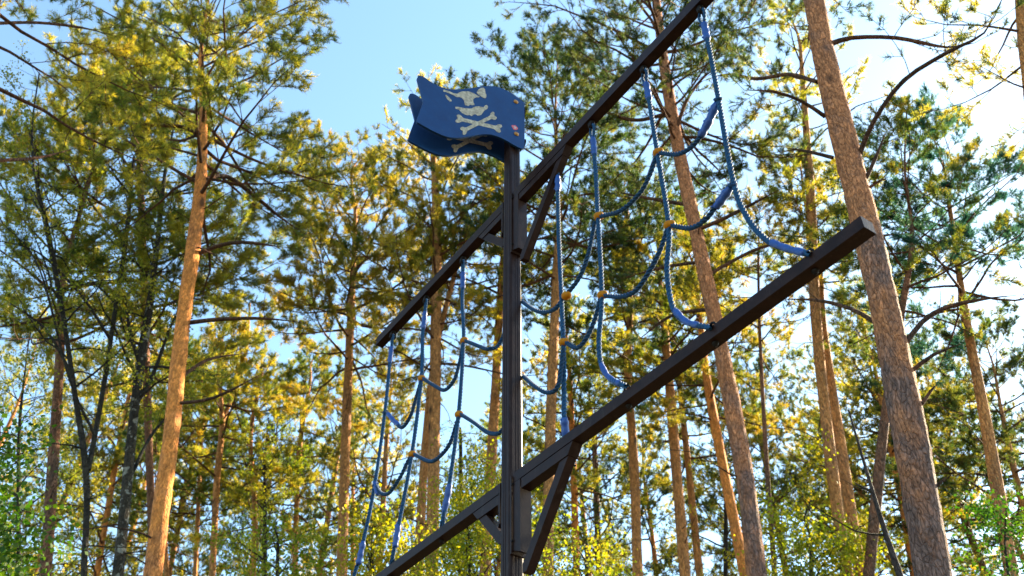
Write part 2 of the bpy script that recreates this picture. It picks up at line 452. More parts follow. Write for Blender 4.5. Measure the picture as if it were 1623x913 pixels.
EMB = {
 'skull_emblem': [[(380, 196), (398, 199), (440, 212), (485, 232), (515, 236), (535, 222), (560, 214), (620, 212), (665, 226), (700, 246), (733, 264), (722, 271), (700, 270), (680, 279), (667, 296), (672, 322), (684, 343), (660, 346), (640, 342), (620, 354), (604, 348), (590, 347), (584, 322), (578, 296), (562, 278), (535, 268), (508, 268), (482, 252), (440, 232), (400, 217), (383, 217)],
                  [(399, 246), (412, 248), (432, 268), (456, 293), (461, 308), (446, 311), (425, 295), (405, 266)],
                  [(700, 226), (716, 198), (742, 181), (768, 178), (783, 195), (786, 226), (795, 246), (795, 270), (782, 281), (765, 274), (745, 262), (718, 244)]],
 'jaw_emblem': [[(495, 362), (530, 363), (580, 374), (630, 378), (655, 378), (672, 365), (695, 358), (730, 358), (768, 366), (786, 346), (803, 345), (811, 362), (806, 382), (785, 392), (770, 405), (750, 436), (728, 446), (710, 445), (690, 434), (672, 438), (652, 452), (635, 440), (610, 443), (590, 436), (560, 420), (530, 388), (500, 380)]],
 'crossbones_emblem': [bone((535, 478), (910, 568), 17, 1), bone((580, 590), (860, 452), 17, 1)],
}
shift = FN * (BACK - FRONT)
outline_f = [onflag(*zf(x, y), FRONT) for x, y in smooth_closed(OUT)]
for which, sh in (('front', 0), ('back', 1)):
    bm = bmesh.new()
    # the far board is turned a little, as in the photo it droops lower
    pts = [p + shift * sh + np.array([0, 0, -0.035]) * sh for p in outline_f]
    prism(bm, pts, FN * 0.016)
    board = bm_obj('flag_board', bm, M['flag'], mast, bevel=0.003)
    for nm, polys in EMB.items():
        bm = bmesh.new()
        for i, poly in enumerate(polys):
            pp = [onflag(*zf(x, y), FRONT) + shift * sh + np.array([0, 0, -0.035]) * sh - FN * (0.0012 + 0.0007 * i) for x, y in poly]
            prism(bm, pp, FN * (0.0010 + 0.0007 * i))
        bm_obj(nm, bm, M['emblem'], board)
    if sh == 0:
        for (x, y) in ((1080, 315), (1085, 625)):
            bm = bmesh.new()
            p = onflag(*zf(x, y), FRONT)
            rot = Vector(-FN).to_track_quat('Z', 'Y').to_matrix().to_4x4()
            ball(bm, p - FN * 0.004, 0.0165, (1, 1, 0.6), 16, 10, rot)
            cyl(bm, p - FN * 0.0005, p - FN * 0.006, 0.020, 18)
            bm_obj('bolt_cap', bm, M['bolt'], board, smooth=True)
        bm = bmesh.new()
        p = onflag(*zf(1070, 562), FRONT)
        ring = [p + FE * 0.026 * (1 + 0.16 * math.sin(3 * a)) * math.cos(a) + np.array([0, 0, 1.0]) * 0.027 * (1 + 0.12 * math.cos(4 * a + 1)) * math.sin(a) - FN * 0.0008 for a in np.linspace(0, 2 * PI, 22, endpoint=False)]
        prism(bm, ring, FN * 0.0006)
        st = bm_obj('sticker', bm, M['sticker_red'], board)
        bm = bmesh.new()
        ring = [p + FE * (0.002 + 0.013 * math.cos(a) * (1 + 0.25 * math.sin(5 * a))) + np.array([0, 0, 0.001 + 0.016 * math.sin(a) * (1 + 0.2 * math.cos(3 * a))]) - FN * 0.0014 for a in np.linspace(0, 2 * PI, 22, endpoint=False)]
        prism(bm, ring, FN * 0.0006)
        bm_obj('sticker_patch', bm, M['sticker_pale'], board)
    else:
        # clamp straps that hold both boards to the pole, just seen past their edge
        for zz in (5.80, 5.44):
            bm = bmesh.new()
            pr = [D_ * math.cos(a) * 0.0 + np.array([0, 0, 0]) for a in (0,)]
            pts = []
            for a in np.linspace(-1.2, 1.2, 9):
                pts.append(FE * (0.060 + 0.034 * math.cos(a)) + FN * (0.075 * math.sin(a) / math.sin(1.2)) + np.array([0, 0, zz + 1.6]))
            for p, q in zip(pts[:-1], pts[1:]):
                cyl(bm, p, q, 0.007, 8)
            bm_obj('clamp', bm, M['iron'], mast, smooth=True)
            bm = bmesh.new()
            cyl(bm, -FN * 0.07 + FE * 0.0 + np.array([0, 0, zz + 1.6]), FN * 0.07 + np.array([0, 0, zz + 1.6]), 0.011, 10)
            bm_obj('through_bolt', bm, M['iron'], mast, smooth=True)

# ------------------------------------------------------------------ the rope net
net = empty('rope_net', tuple(unz(0, 2.6)), 'blue rope climbing net with yellow connectors hung between the two yards', 'rope net')
RR = 0.0145
def rope_mesh(name, pts, m, parent, R=RR, pitch=0.075, smooth_step=0.012):
    P = catmull(pts, smooth_step)
    seg = np.linalg.norm(np.diff(P, axis=0), axis=1)
    s = np.concatenate([[0], np.cumsum(seg)])
    n = max(4, int(s[-1] / 0.0075))
    ss = np.linspace(0, s[-1], n)
    P = np.stack([np.interp(ss, s, P[:, i]) for i in range(3)], axis=1)
    T = np.gradient(P, axis=0)
    T /= np.linalg.norm(T, axis=1, keepdims=True)
    U = np.zeros_like(P)
    u = np.cross(T[0], [0.3, 0.5, 0.81]); u /= np.linalg.norm(u)
    for i in range(n):
        u = u - T[i] * (u @ T[i]); u /= np.linalg.norm(u)
        U[i] = u
    W = np.cross(T, U)
    tubes = []
    NS = 3
    for k in range(NS):
        a = 2 * PI * k / NS + 2 * PI * ss / pitch
        C = P + (U * np.cos(a)[:, None] + W * np.sin(a)[:, None]) * R * 0.56
        tubes.append((C, np.full(n, R * 0.47), 8))
    v, q = tubes_mesh(tubes)
    o = base_of(parent)
    return link(name, mesh_np(name, v, [q], o), m, parent, True)
def sleeve(p_list, parent, R=0.0185, nubs=3, seed=0):
    """shrink sleeve over a splice, lumpy, with the stubs of cut strands poking out"""
    rng = random.Random(seed)
    P = catmull(p_list, 0.01)
    n = len(P)
    t = np.linspace(0, 1, n)
    rad = R * (1 + 0.10 * np.sin(t * 17 + seed) + 0.06 * np.sin(t * 41 + 2 * seed))
    rad[0] *= 0.72; rad[-1] *= 0.72
    rad[1] *= 0.92; rad[-2] *= 0.92
    v, q = tubes_mesh([(P, rad, 14)])
    fs = [q]
    v = list(v)
    bm = bmesh.new()
    vs = [bm.verts.new(Vector(x)) for x in v]
    for f in q:
        bm.faces.new([vs[i] for i in f])
    for ring in (vs[:14], vs[-14:]):
        try: bm.faces.new(ring)
        except ValueError: pass
    for k in range(nubs):
        i = int((0.18 + 0.64 * k / max(1, nubs - 1)) * (n - 1))
        side = -RT * 0.85 + D_ * 0.3 + np.array([0, 0, 0.1])
        c = P[i] + side * rad[i] * 1.0
        ball(bm, c, 0.0065, (1.3, 1.0, 1.0), 8, 6)
    return bm_obj('sleeve', bm, M['sleeve'], parent, smooth=True)
def eye(top, bottom, parent, m, spread=0.026):
    """the eye of a rope: two legs from the sleeve round the pin"""
    top, bottom = np.asarray(top), np.asarray(bottom)
    ax = (top - bottom); L = np.linalg.norm(ax); ax = ax / L
    side = D_ - ax * (D_ @ ax); side /= np.linalg.norm(side)
    side = (side + 0.3 * RT); side -= ax * (side @ ax); side /= np.linalg.norm(side)
    ctrl = [(-0.35, 0), (-0.9, 0.45), (-1.15, 0.80), (-0.75, 1.08), (0, 1.16), (0.75, 1.08), (1.15, 0.80), (0.9, 0.45), (0.35, 0)]
    rope_mesh('eye', [bottom + side * spread * a + ax * L * b for a, b in ctrl], m, parent, R=0.0098)

SUBS = {}
ROPES = dict(
 A=[(883, 292), (886, 380), (890, 470), (893, 543), (894, 620), (895, 690), (902, 715), (909, 738)],
 B=[(940, 200), (944, 270), (948, 343), (954, 468), (949.5, 540), (954, 580), (969, 601), (993, 612)],
 C=[(1022, 115), (1030, 165), (1042, 242), (1060, 357), (1057.5, 430), (1067, 488), (1090, 511), (1127, 519)],
 D=[(1119, 25), (1127, 90), (1138, 152), (1163, 290), (1185, 345), (1215, 380), (1248, 394), (1283, 402)],
 E=[(733, 417), (733, 480), (735, 540), (727, 657), (713, 765), (701, 830)],
 F=[(675, 477), (670, 530), (668, 600), (653, 720), (633, 828), (622, 885)],
 G=[(623, 530), (618, 575), (610, 655), (594, 770), (573, 870), (556, 930)],
)
VR = {}
for k, px in ROPES.items():
    u = TOPS[k]
    pts = [netp(x, y, 0 if not (k == 'A' and y > 600) else -0.05 - 0.02 * (y > 690)) for x, y in px]
    if k == 'B' or k == 'C' or k == 'D':
        pts[-1] = netp(*px[-1], 0.045)
        pts[-2] = netp(*px[-2], 0.03)
    pin = unz(u, ZU - 0.052)
    if k == 'A':
        pts[0] = unz(u, ZU - 0.17)
        top = pts[0]
    else:
        # rope hangs from its eye: start the laid rope under the eye
        dirn = (pts[1] - pin) / np.linalg.norm(pts[1] - pin)
        top = pin + dirn * 0.105
        pts[0] = top
    r = rope_mesh('vertical_rope', pts, M['rope'], net)
    VR[k] = r
    dirn = (pts[1] - pin) / np.linalg.norm(pts[1] - pin)
    eye(pin, top, r, M['rope'])
    L = 0.165 if k != 'A' else 0.15
    sleeve([top - dirn * 0.004, top + dirn * L * 0.5, top + dirn * L], r, 0.0190, 2, seed=ord(k))
# lower ends
def px_between(a, b, off=0.0):
    return [netp(*a, off), netp((a[0] + b[0]) / 2, (a[1] + b[1]) / 2, off), netp(*b, off)]
sleeve([netp(895, 662, -0.03), netp(895.5, 678, -0.045), netp(897, 695, -0.06)], VR['A'], 0.021, 2, 3)
sleeve([netp(953, 577, 0.012), netp(960, 592, 0.02), netp(970, 602, 0.03), netp(984, 609, 0.04)], VR['B'], 0.0150, 0, 4)
sleeve([netp(1069, 491, 0.015), netp(1088, 510, 0.03), netp(1108, 516, 0.04)], VR['C'], 0.0150, 0, 5)
sleeve([netp(1222, 384, 0.015), netp(1248, 394, 0.03), netp(1276, 401, 0.045)], VR['D'], 0.0155, 0, 6)
for k, a, b, e in (('E', (713, 768), (704, 812), (700, 838)), ('F', (632, 828), (626, 868), (620, 893)), ('G', (576, 858), (568, 895), (558, 925))):
    sleeve([netp(*a), netp((a[0] + b[0]) / 2, (a[1] + b[1]) / 2), netp(*b)], VR[k], 0.0200, 2, ord(k) + 9)
    if k != 'G':
        eye(netp(*e), netp(*b), VR[k], M['rope_old'], 0.026)
# middle rope, close behind the pole
mid = rope_mesh('vertical_rope', [unz(0.058, 4.70, -0.076), unz(0.058, 3.9, -0.078), unz(0.058, 3.25, -0.078), unz(0.058, 2.58, -0.076)], M['rope'], net)
sleeve([unz(0.058, 4.69, -0.076), unz(0.058, 4.6, -0.076), unz(0.058, 4.5, -0.077)], mid, 0.019, 2, 8)

CROSS = [
 ([(1045, 242), (1075, 244), (1100, 229), (1119, 201), (1138, 157)], 'D', [(1110, 217), (1124, 191), (1136, 163)]),
 ([(951, 343), (985, 333), (1015, 305), (1031, 275), (1041, 247)], None, None),
 ([(898, 467), (918, 440), (932, 405), (943, 352)], None, None),
 ([(818, 472), (829, 479), (845, 490), (862, 495), (880, 489), (893, 473)], None, None),
 ([(738, 540), (760, 549), (775, 553), (793, 543), (816, 478)], None, None),
 ([(671, 600), (690, 612), (705, 618), (720, 602), (728, 577), (734, 546)], None, None),
 ([(611, 653), (625, 668), (638, 677), (652, 656), (662, 622), (667, 604)], 'G', [(615, 656), (623, 666), (632, 674)]),
 ([(1064, 357), (1095, 361), (1120, 346), (1141, 318), (1161, 293)], 'D', [(1134, 330), (1146, 313), (1158, 297)]),
 ([(958, 468), (985, 470), (1010, 458), (1035, 420), (1050, 387), (1058, 362)], None, None),
 ([(897, 543), (915, 551), (930, 535), (943, 506), (952, 473)], None, None),
 ([(820, 592), (830, 597), (848, 612), (868, 622), (885, 610), (893, 553)], None, None),
 ([(731, 657), (752, 670), (775, 686), (796, 682), (816, 640), (822, 597)], None, None),
 ([(657, 720), (680, 731), (695, 725), (712, 705), (722, 677), (727, 660)], None, None),
 ([(595, 768), (605, 782), (618, 780), (635, 755), (646, 732), (652, 722)], 'G', [(594, 763), (596, 774), (599, 784)]),
]
for i, (px, k, sl) in enumerate(CROSS):
    offs = [0.0] * len(px)
    if px[0][0] in (818, 820):
        offs[0] = -0.08; offs[1] = -0.06
    if px[-1][0] in (816, 822):
        offs[-1] = -0.09; offs[-2] = -0.075
    r = rope_mesh('cross_rope', [netp(x, y, o) for (x, y), o in zip(px, offs)], M['rope_old'], net, R=0.0138)
    if sl:
        sleeve([netp(*q) for q in sl], r, 0.0215 if k == 'D' else 0.0170, 3 if k == 'D' else 0, 20 + i)
        # the loop that ties the cross rope's end round the upright
        c = netp(*px[-1]) if k == 'D' else netp(*px[0])
        ring = [c + RT * 0.017 * math.cos(a) + FW * 0.020 * math.sin(a) + np.array([0, 0, 0.008 * math.sin(a + 0.6)]) for a in np.linspace(0, 2 * PI, 10)]
        rope_mesh('eye', ring, M['rope_old'], r, R=0.0085)
BEADS = [(897, 469, 0), (948, 343, 0), (1042, 242, 0), (735, 540, 0), (668, 600, 0), (893, 543, 0), (954, 468, 0), (1060, 357, 0), (727, 657, 0), (653, 720, 0), (820, 474, -0.08), (824, 596, -0.075)]
for i, (x, y, off) in enumerate(BEADS):
    bm = bmesh.new()
    c = netp(x, y, off)
    z = np.array([0, 0, 1.0])
    ball(bm, c, 0.026, (1.05, 1.05, 0.95), 18, 12)
    ball(bm, c - D_ * 0.020 - z * 0.006, 0.0205, (1.0, 1.0, 1.0), 16, 10)
    ball(bm, c - D_ * 0.008 - N_ * 0.016 - z * 0.004, 0.015, (1, 1, 0.9), 12, 8)
    bm_obj('connector', bm, M['bead'], net, smooth=True)

# ------------------------------------------------------------------ trees
class Tree:
    def __init__(self, seed):
        self.rng = np.random.default_rng(seed)
        self.tubes, self.stems, self.tp, self.td = [], [], [], []
    # -- one bough with side shoots and tufts
    def bough(self, P, r0, dens=1.0, s0=0.30, sub=0.44, twigs=True, gap=0.165, droop=0.0, bare=False):
        rng = self.rng
        P = np.asarray(P, float)
        k = len(P)
        t = np.linspace(0, 1, k)
        self.tubes.append((P, np.maximum(0.004, r0 * (1 - 0.86 * t)), 5))
        seg = np.linalg.norm(np.diff(P, axis=0), axis=1)
        L = seg.sum()
        cs = np.concatenate([[0], np.cumsum(seg)]) / L
        n = max(2, int(L * (1 - s0) / gap))
        side = 1
        for i in range(n + 1):
            s = s0 + (1 - s0) * (i + rng.uniform(-0.3, 0.3)) / n
            s = min(1.0, max(0.05, s))
            if rng.random() > 0.9: continue
            p = np.array([np.interp(s, cs, P[:, a]) for a in range(3)])
            j = min(k - 2, int(np.searchsorted(cs, s, 'right') - 1))
            T = P[j + 1] - P[j]; T /= np.linalg.norm(T)
            side = -side
            az = side * rng.uniform(0.5, 1.25) if s < 0.97 else rng.uniform(-0.3, 0.3)
            h = np.array([T[0] * math.cos(az) - T[1] * math.sin(az), T[0] * math.sin(az) + T[1] * math.cos(az), T[2] * 0.6 + rng.normal(0.12, 0.28) - droop])
            h /= np.linalg.norm(h)
            l = (0.28 + sub * L * (1.05 - s) ** 0.8) * rng.uniform(0.55, 1.1)
            l = min(l, 1.5)
            m = 5
            q = np.zeros((m, 3)); q[0] = p
            dv = h.copy()
            for a in range(1, m):
                dv = dv + rng.normal(0, 0.16, 3) + np.array([0, 0, 0.07 - droop * 0.2]); dv /= np.linalg.norm(dv)
                q[a] = q[a - 1] + dv * l / (m - 1)
            rs = max(0.0035, r0 * 0.30 * (1 - 0.6 * s))
            self.tubes.append((q, rs * np.linspace(1, 0.35, m) + 0.0015, 3))
            if bare: 
                if rng.random() < 0.7: continue
            # tufts along the shoot
            nt = max(2, int(l / 0.033 * dens))
            ss = np.sort(0.2 + 0.8 * rng.uniform(0, 1, nt) ** 0.7); ss[-3:] = 1.0
            pp = np.stack([np.interp(ss, np.linspace(0, 1, m), q[:, a]) for a in range(3)], axis=1)
            off = rng.normal(0, 1, (nt, 3)); off /= np.linalg.norm(off, axis=1, keepdims=True)
            ax = dv[None] * 0.7 + off * 0.75 + np.array([0, 0, 0.35 - droop])
            ax /= np.linalg.norm(ax, axis=1, keepdims=True)
            ln = rng.uniform(0.05, 0.19, nt)[:, None] * (1 - 0.5 * (ss[:, None] > 0.99))
            tip = pp + ax * ln
            if twigs:
                for a in range(nt):
                    self.tubes.append((np.array([pp[a], tip[a]]), np.array([0.004, 0.003]), 3))
            self.tp.append(tip); self.td.append(ax)
    def limb(self, p, az, el, L, n=8, curl=0.05, wig=0.13):
        rng = self.rng
        d = np.array([math.cos(az) * math.cos(el), math.sin(az) * math.cos(el), math.sin(el)])
        P = [np.asarray(p, float)]
        for i in range(n - 1):
            d = d + rng.normal(0, wig, 3) * np.array([1, 1, 0.8]) + np.array([0, 0, curl]); d /= np.linalg.norm(d)
            P.append(P[-1] + d * L / (n - 1))
        return np.array(P)
    def needles(self, blades, ln, wd):
        rng = self.rng
        if not self.tp: return None
        C = np.concatenate(self.tp); A = np.concatenate(self.td)
        N = len(C)
        C = np.repeat(C, blades, axis=0); A = np.repeat(A, blades, axis=0)
        n = N * blades
        o = rng.normal(0, 1, (n, 3))
        o -= A * (o * A).sum(1, keepdims=True); o /= np.linalg.norm(o, axis=1, keepdims=True) + 1e-9
        th = rng.uniform(0.25, 1.25, n)[:, None]
        dr = A * np.cos(th) + o * np.sin(th)
        b = C + A * rng.uniform(-0.10, 0.02, n)[:, None]
        w = np.cross(dr, rng.normal(0, 1, (n, 3))); w /= np.linalg.norm(w, axis=1, keepdims=True) + 1e-9
        L = (ln * rng.uniform(0.65, 1.2, n))[:, None]
        V = np.stack([b + w * wd / 2, b - w * wd / 2, b + dr * L], axis=1).reshape(-1, 3)
        return V, np.arange(n * 3).reshape(-1, 3)
    def leaves(self, per, ln, wd, spread):
        rng = self.rng
        C = np.concatenate(self.tp)
        C = np.repeat(C, per, axis=0) + rng.normal(0, spread, (len(C) * per, 3)) * np.array([1, 1, 1.1]) - np.array([0, 0, spread * 0.5])
        n = len(C)
        d = rng.normal(0, 1, (n, 3)) + np.array([0, 0, -0.5]); d /= np.linalg.norm(d, axis=1, keepdims=True)
        w = np.cross(d, rng.normal(0, 1, (n, 3))); w /= np.linalg.norm(w, axis=1, keepdims=True)
        L = (ln * rng.uniform(0.7, 1.25, n))[:, None]
        W = L * wd / ln
        nn = np.cross(d, w)
        V = np.stack([C, C + d * L * 0.42 + w * W / 2 + nn * L * 0.08, C + d * L, C + d * L * 0.42 - w * W / 2 + nn * L * 0.08], axis=1).reshape(-1, 3)
        return V, np.arange(n * 4).reshape(-1, 4)

def stem_tube(rng, P3, R, near):
    """smooth stem along 3-D points with radii, slightly uneven"""
    Q = catmull(np.hstack([P3, R[:, None]]), 0.10 if near else 0.45)
    ns = 22 if near else 10
    k = len(Q)
    a = np.linspace(0, 2 * PI, ns, endpoint=False)
    z = np.arange(k)[:, None] * (0.10 if near else 0.45)
    j = np.ones((k, ns))
    for m_ in range(5):
        ph = rng.uniform(0, 6.28, 3)
        j += 0.018 * np.sin(a[None] * (m_ + 1) + ph[0] + np.sin(z * (0.7 + m_) + ph[1]) * 1.4)
    if near:
        j += rng.normal(0, 0.022, (k, ns))
    rad = np.maximum(Q[:, 3], 0.006) * (1 + 0.03 * np.sin(z[:, 0] * 2.3) + rng.normal(0, 0.012, k))
    return (Q[:, :3], rad, ns, j)

def grow(name, label, cat, path, d, H, seed, kind='pine', crown=None, Lmax=2.3, nl=26, dens=1.0, bark_m='pine_bark_tan', leaf_m='needles_green', heroes=(), forks=(), dead=6,
         blades=12, group='trees of the wood', near=False, eld=(-0.1, 0.8), dist_top=None):
    """path: stem centreline in the photo as (x, y, width), seen at distance d; H: height of the tree; crown: height where live boughs begin"""
    T = Tree(seed)
    rng = T.rng
    pts, rad = [], []
    for i, (x, y, w) in enumerate(path):
        P = atd(x, y, d)
        pts.append(P); rad.append(w * pxsize(P) / 2)
    pts = np.array(pts); rad = np.array(rad)
    # down to the ground, easing to plumb
    dn = pts[0] - pts[1]; dn /= np.linalg.norm(dn)
    zg = pts[0][2]
    mid_ = pts[0] + dn * (zg * 0.5 / max(0.3, -dn[2]))
    foot = mid_ + (dn * np.array([0.6, 0.6, 1])) * (mid_[2] / max(0.3, -dn[2]))
    foot[2] = -0.05
    P3 = [foot, mid_] + list(pts); R3 = [rad[0] * 1.35, rad[0] * 1.12] + list(rad)
    upv = pts[-1] - pts[-2]; upv = upv / np.linalg.norm(upv); upv = upv * 0.6 + np.array([0, 0, 0.4]); upv /= np.linalg.norm(upv)
    if H > pts[-1][2] + 0.4:
        rest = H - pts[-1][2]
        for fr in (0.5, 1.0):
            P3.append(pts[-1] + upv * rest * fr / upv[2] + rng.normal(0, 0.08, 3) * np.array([1, 1, 0])); R3.append(max(0.012, rad[-1] * (1 - fr * 0.9)))
    P3 = np.array(P3); R3 = np.array(R3)
    st = stem_tube(rng, P3, R3, near)
    T.stems.append(st)
    Q = st[0]; QR = st[1]
    top = Q[:, 2].max()
    def on(z):
        return np.array([np.interp(z, Q[:, 2], Q[:, a]) for a in range(3)]), float(np.interp(z, Q[:, 2], QR))
    twigs = d < 13
    for fk in forks:            # further stems, in photo pixels
        fp = np.array([atd(x, y, d + dd) for x, y, w, dd in fk]); fr = np.array([w * pxsize(p) / 2 for p, (x, y, w, dd) in zip(fp, fk)])
        f_ = stem_tube(rng, fp, fr, near); T.stems.append(f_)
        if crown is not None:
            for i in range(int(nl * 0.5)):
                s = rng.uniform(0.35, 1); j = int(s * (len(f_[0]) - 1))
                P = T.limb(f_[0][j], rng.uniform(0, 6.28), rng.uniform(0.2, 1.0), Lmax * rng.uniform(0.35, 0.8), curl=0.03)
                T.bough(P, 0.012 + 0.010 * Lmax * 0.5, dens, twigs=twigs)
    for hr in heroes:           # boughs the photo shows one by one
        pxs, live = hr[0], hr[1]
        dd = hr[2] if len(hr) > 2 else 0.0
        hp = np.array([np.append(atd(x, y, d + dd * i / max(1, len(pxs) - 1)), w) for i, (x, y, w) in enumerate(pxs)])
        hq = catmull(hp, 0.15)
        rr_ = np.array([q[3] * pxsize(q[:3]) / 2 for q in hq]) * 0.82 * np.minimum(1, np.linspace(2.4, 0.22, len(hq)))
        T.tubes.append((hq[:, :3], rr_, 8))
        if live:
            n_ = 9
            ix = np.linspace(0, len(hq) - 1, n_).astype(int)
            T.bough(hq[ix, :3], rr_[ix].mean() * 0.9, dens * live, s0=0.42, twigs=twigs)
        else:
            Lh = np.linalg.norm(hq[-1, :3] - hq[0, :3])
            for q in range(2 + int(Lh * 3)):
                j = rng.integers(len(hq) // 3, len(hq))
                T0 = hq[min(j + 1, len(hq) - 1), :3] - hq[j - 1, :3]
                P = T.limb(hq[j, :3], math.atan2(T0[1], T0[0]) + rng.normal(0, 0.8), rng.uniform(-0.3, 0.7), rng.uniform(0.2, 0.3 + 0.25 * Lh), n=6, wig=0.2)
                T.tubes.append((P, np.linspace(min(0.007, rr_[j] * 0.5), 0.002, 6), 3))
    for i in range(dead):       # dead snags under the crown
        zlo = 0.45 * (crown if crown else top); zhi = crown if crown else top
        z = rng.uniform(zlo, zhi); p, r = on(z)
        L = rng.uniform(0.25, 1.5)
        P = T.limb(p, rng.uniform(0, 6.28), rng.uniform(-0.25, 0.5), L, n=7, curl=-0.03, wig=0.2)
        T.tubes.append((P, np.linspace(0.008 + 0.006 * L, 0.003, 7), 4))
        for q in range(int(L * 3)):
            j = rng.integers(2, 6)
            P2 = T.limb(P[j], rng.uniform(0, 6.28), rng.uniform(-0.3, 0.5), rng.uniform(0.12, 0.4), n=5, wig=0.2)
            T.tubes.append((P2, np.linspace(0.0055, 0.002, 5), 3))
    if crown is not None:
        az = rng.uniform(0, 6.28)
        nl = int(nl * 1.45)
        for i in range(nl):
            t = (i + rng.uniform(0, 1)) / nl
            z = crown + (top - 0.15 - crown) * t
            p, r = on(z)
            az += 2.399 + rng.normal(0, 0.35)
            if kind == 'pine':
                prof = (0.55 + 0.5 * math.sin(PI * min(1, t * 0.9 + 0.12))) * math.sqrt(max(0.02, 1 - t ** 2.4)) + 0.10
                L = Lmax * prof * rng.uniform(0.55, 1.12)
                el = eld[0] + (eld[1] - eld[0]) * t + rng.normal(0, 0.16)
                P = T.limb(p, az, el, L, curl=0.045)
                T.bough(P, min(0.5 * r, 0.008 + 0.0095 * L), dens, s0=rng.uniform(0.25, 0.42), twigs=twigs)
            else:
                L = Lmax * (1.1 - 0.65 * t) * rng.uniform(0.5, 1.1)
                el = rng.uniform(0.45, 1.0)
                P = T.limb(p, az, el, L, curl=-0.06 if kind == 'birch' else 0.0, wig=0.15)
                T.bough(P, min(0.5 * r, 0.009 + 0.010 * L), dens, s0=0.25, sub=0.45, twigs=False, gap=0.2, droop=0.35 if kind == 'birch' else 0.05)
    foot0 = np.array([foot[0], foot[1], 0.0])
    root = empty(name, tuple(foot0), label, cat, group)
    v, q = tubes_mesh(T.stems)
    ns_ = len(q)
    if T.tubes:
        v2, q2 = tubes_mesh(T.tubes)
        q = np.concatenate([q, q2 + len(v)]); v = np.concatenate([v, v2])
    tk = link('trunk', mesh_np('trunk', v, [q], foot0), M[bark_m], root, True)
    tk.data.materials.append(M['branch_bark'] if kind == 'pine' and crown else M['dark_bark'])
    mi = np.zeros(len(q), dtype=np.int32); mi[ns_:] = 1
    tk.data.polygons.foreach_set('material_index', mi)
    if T.tp:
        if kind == 'pine':
            fine = d < 12.5
            v, f = T.needles(blades + (14 if fine else 9), 0.085 if fine else 0.10, 0.0075 if fine else 0.0055 + 0.0004 * d)
        elif kind == 'birch':
            v, f = T.leaves(4 if d < 15 else 6, 0.045, 0.034, 0.05)
        else:
            v, f = T.leaves(10, 0.052, 0.042, 0.13)
        link('crown', mesh_np('crown', v, [f], foot0), M[leaf_m], root)
    return root

SPEC = []
def tree(*a, **k):
    SPEC.append(1)
    return grow(*a, **k)

PN = 'pine_tree'
# --- the stems one can tell apart, near to far
tree(PN, 'thickest pine trunk, at right, flaking reddish bark with dead stubs, behind the lower yard tip', 'pine tree',
     [(1484, 940, 59), (1444, 700, 52), (1405, 500, 46), (1368, 340, 42), (1335, 210, 39), (1305, 80, 34), (1285, -20, 31)], 8.3, 19.0, 11, crown=15.4, Lmax=2.4, nl=18, near=True, dead=3, bark_m='pine_bark',
     leaf_m='needles_dark', eld=(0.05, 0.8), heroes=[
     ([(1362, 245, 11), (1385, 192, 9), (1432, 128, 9), (1500, 84, 8), (1560, 52, 7), (1590, -5, 5)], 0.35, -1.0),
     ([(1316, 70, 12), (1350, 60, 9), (1420, 60, 8), (1500, 75, 7), (1545, 68, 4)], 0.45, 0.5),
     ([(1368, 293, 9), (1388, 250, 7), (1404, 209, 4)], 0), ([(1374, 300, 7), (1392, 288, 5), (1404, 283, 4)], 0),
     ([(1296, 130, 9), (1250, 118, 8), (1200, 125, 7), (1150, 118, 5), (1110, 130, 3)], 0.7, 0.8),
     ([(1308, 185, 9), (1270, 160, 7), (1225, 145, 6), (1180, 143, 4)], 0.7, -0.8),
     ([(1320, 250, 8), (1280, 240, 6), (1243, 234, 3)], 0),
     ([(1430, 552, 12), (1462, 510, 10), (1500, 487, 9), (1560, 474, 7), (1612, 468, 4)], 0, 0.3),
     ([(1440, 592, 9), (1480, 562, 7), (1524, 545, 4)], 0),
     ([(1398, 518, 11), (1350, 490, 8), (1295, 476, 7), (1238, 474, 4)], 0, 0.4),
     ([(1412, 600, 9), (1404, 575, 9), (1398, 560, 5)], 0), ([(1455, 650, 8), (1475, 620, 6), (1485, 610, 3)], 0),
     ([(1470, 785, 9), (1490, 765, 6), (1500, 755, 3)], 0), ([(1300, 20, 11), (1285, 45, 8), (1280, 75, 4)], 0),
     ([(1330, 200, 10), (1332, 175, 7), (1322, 110, 4)], 0)])
tree(PN, 'bright orange sunlit pine trunk at left, leaning right, with a long bare side bough', 'pine tree',
     [(238, 940, 28), (256, 800, 27), (271, 690, 26), (289, 520, 22), (305, 400, 22), (318, 290, 18), (322, 170, 11), (318, 90, 7)], 11.0, 19.0, 12, crown=12.2, Lmax=2.9, nl=38, dens=1.2, near=True, dead=5,
     bark_m='pine_bark_bright', leaf_m='needles_gold', heroes=[
     ([(312, 212, 9), (290, 201, 8), (240, 198, 7), (180, 194, 4)], 0.9, 0.4), ([(322, 284, 9), (360, 280, 9), (405, 312, 8), (445, 345, 6), (485, 372, 3)], 0.8, 0.5),
     ([(308, 405, 9), (345, 390, 8), (385, 384, 7), (450, 392, 5)], 0.8, -0.6), ([(296, 512, 9), (350, 506, 8), (420, 505, 6), (485, 512, 3)], 0, -0.5),
     ([(284, 600, 8), (330, 570, 6), (390, 560, 4)], 0.5, 0.5), ([(278, 640, 7), (340, 630, 6), (420, 590, 3)], 0.5, -1)])
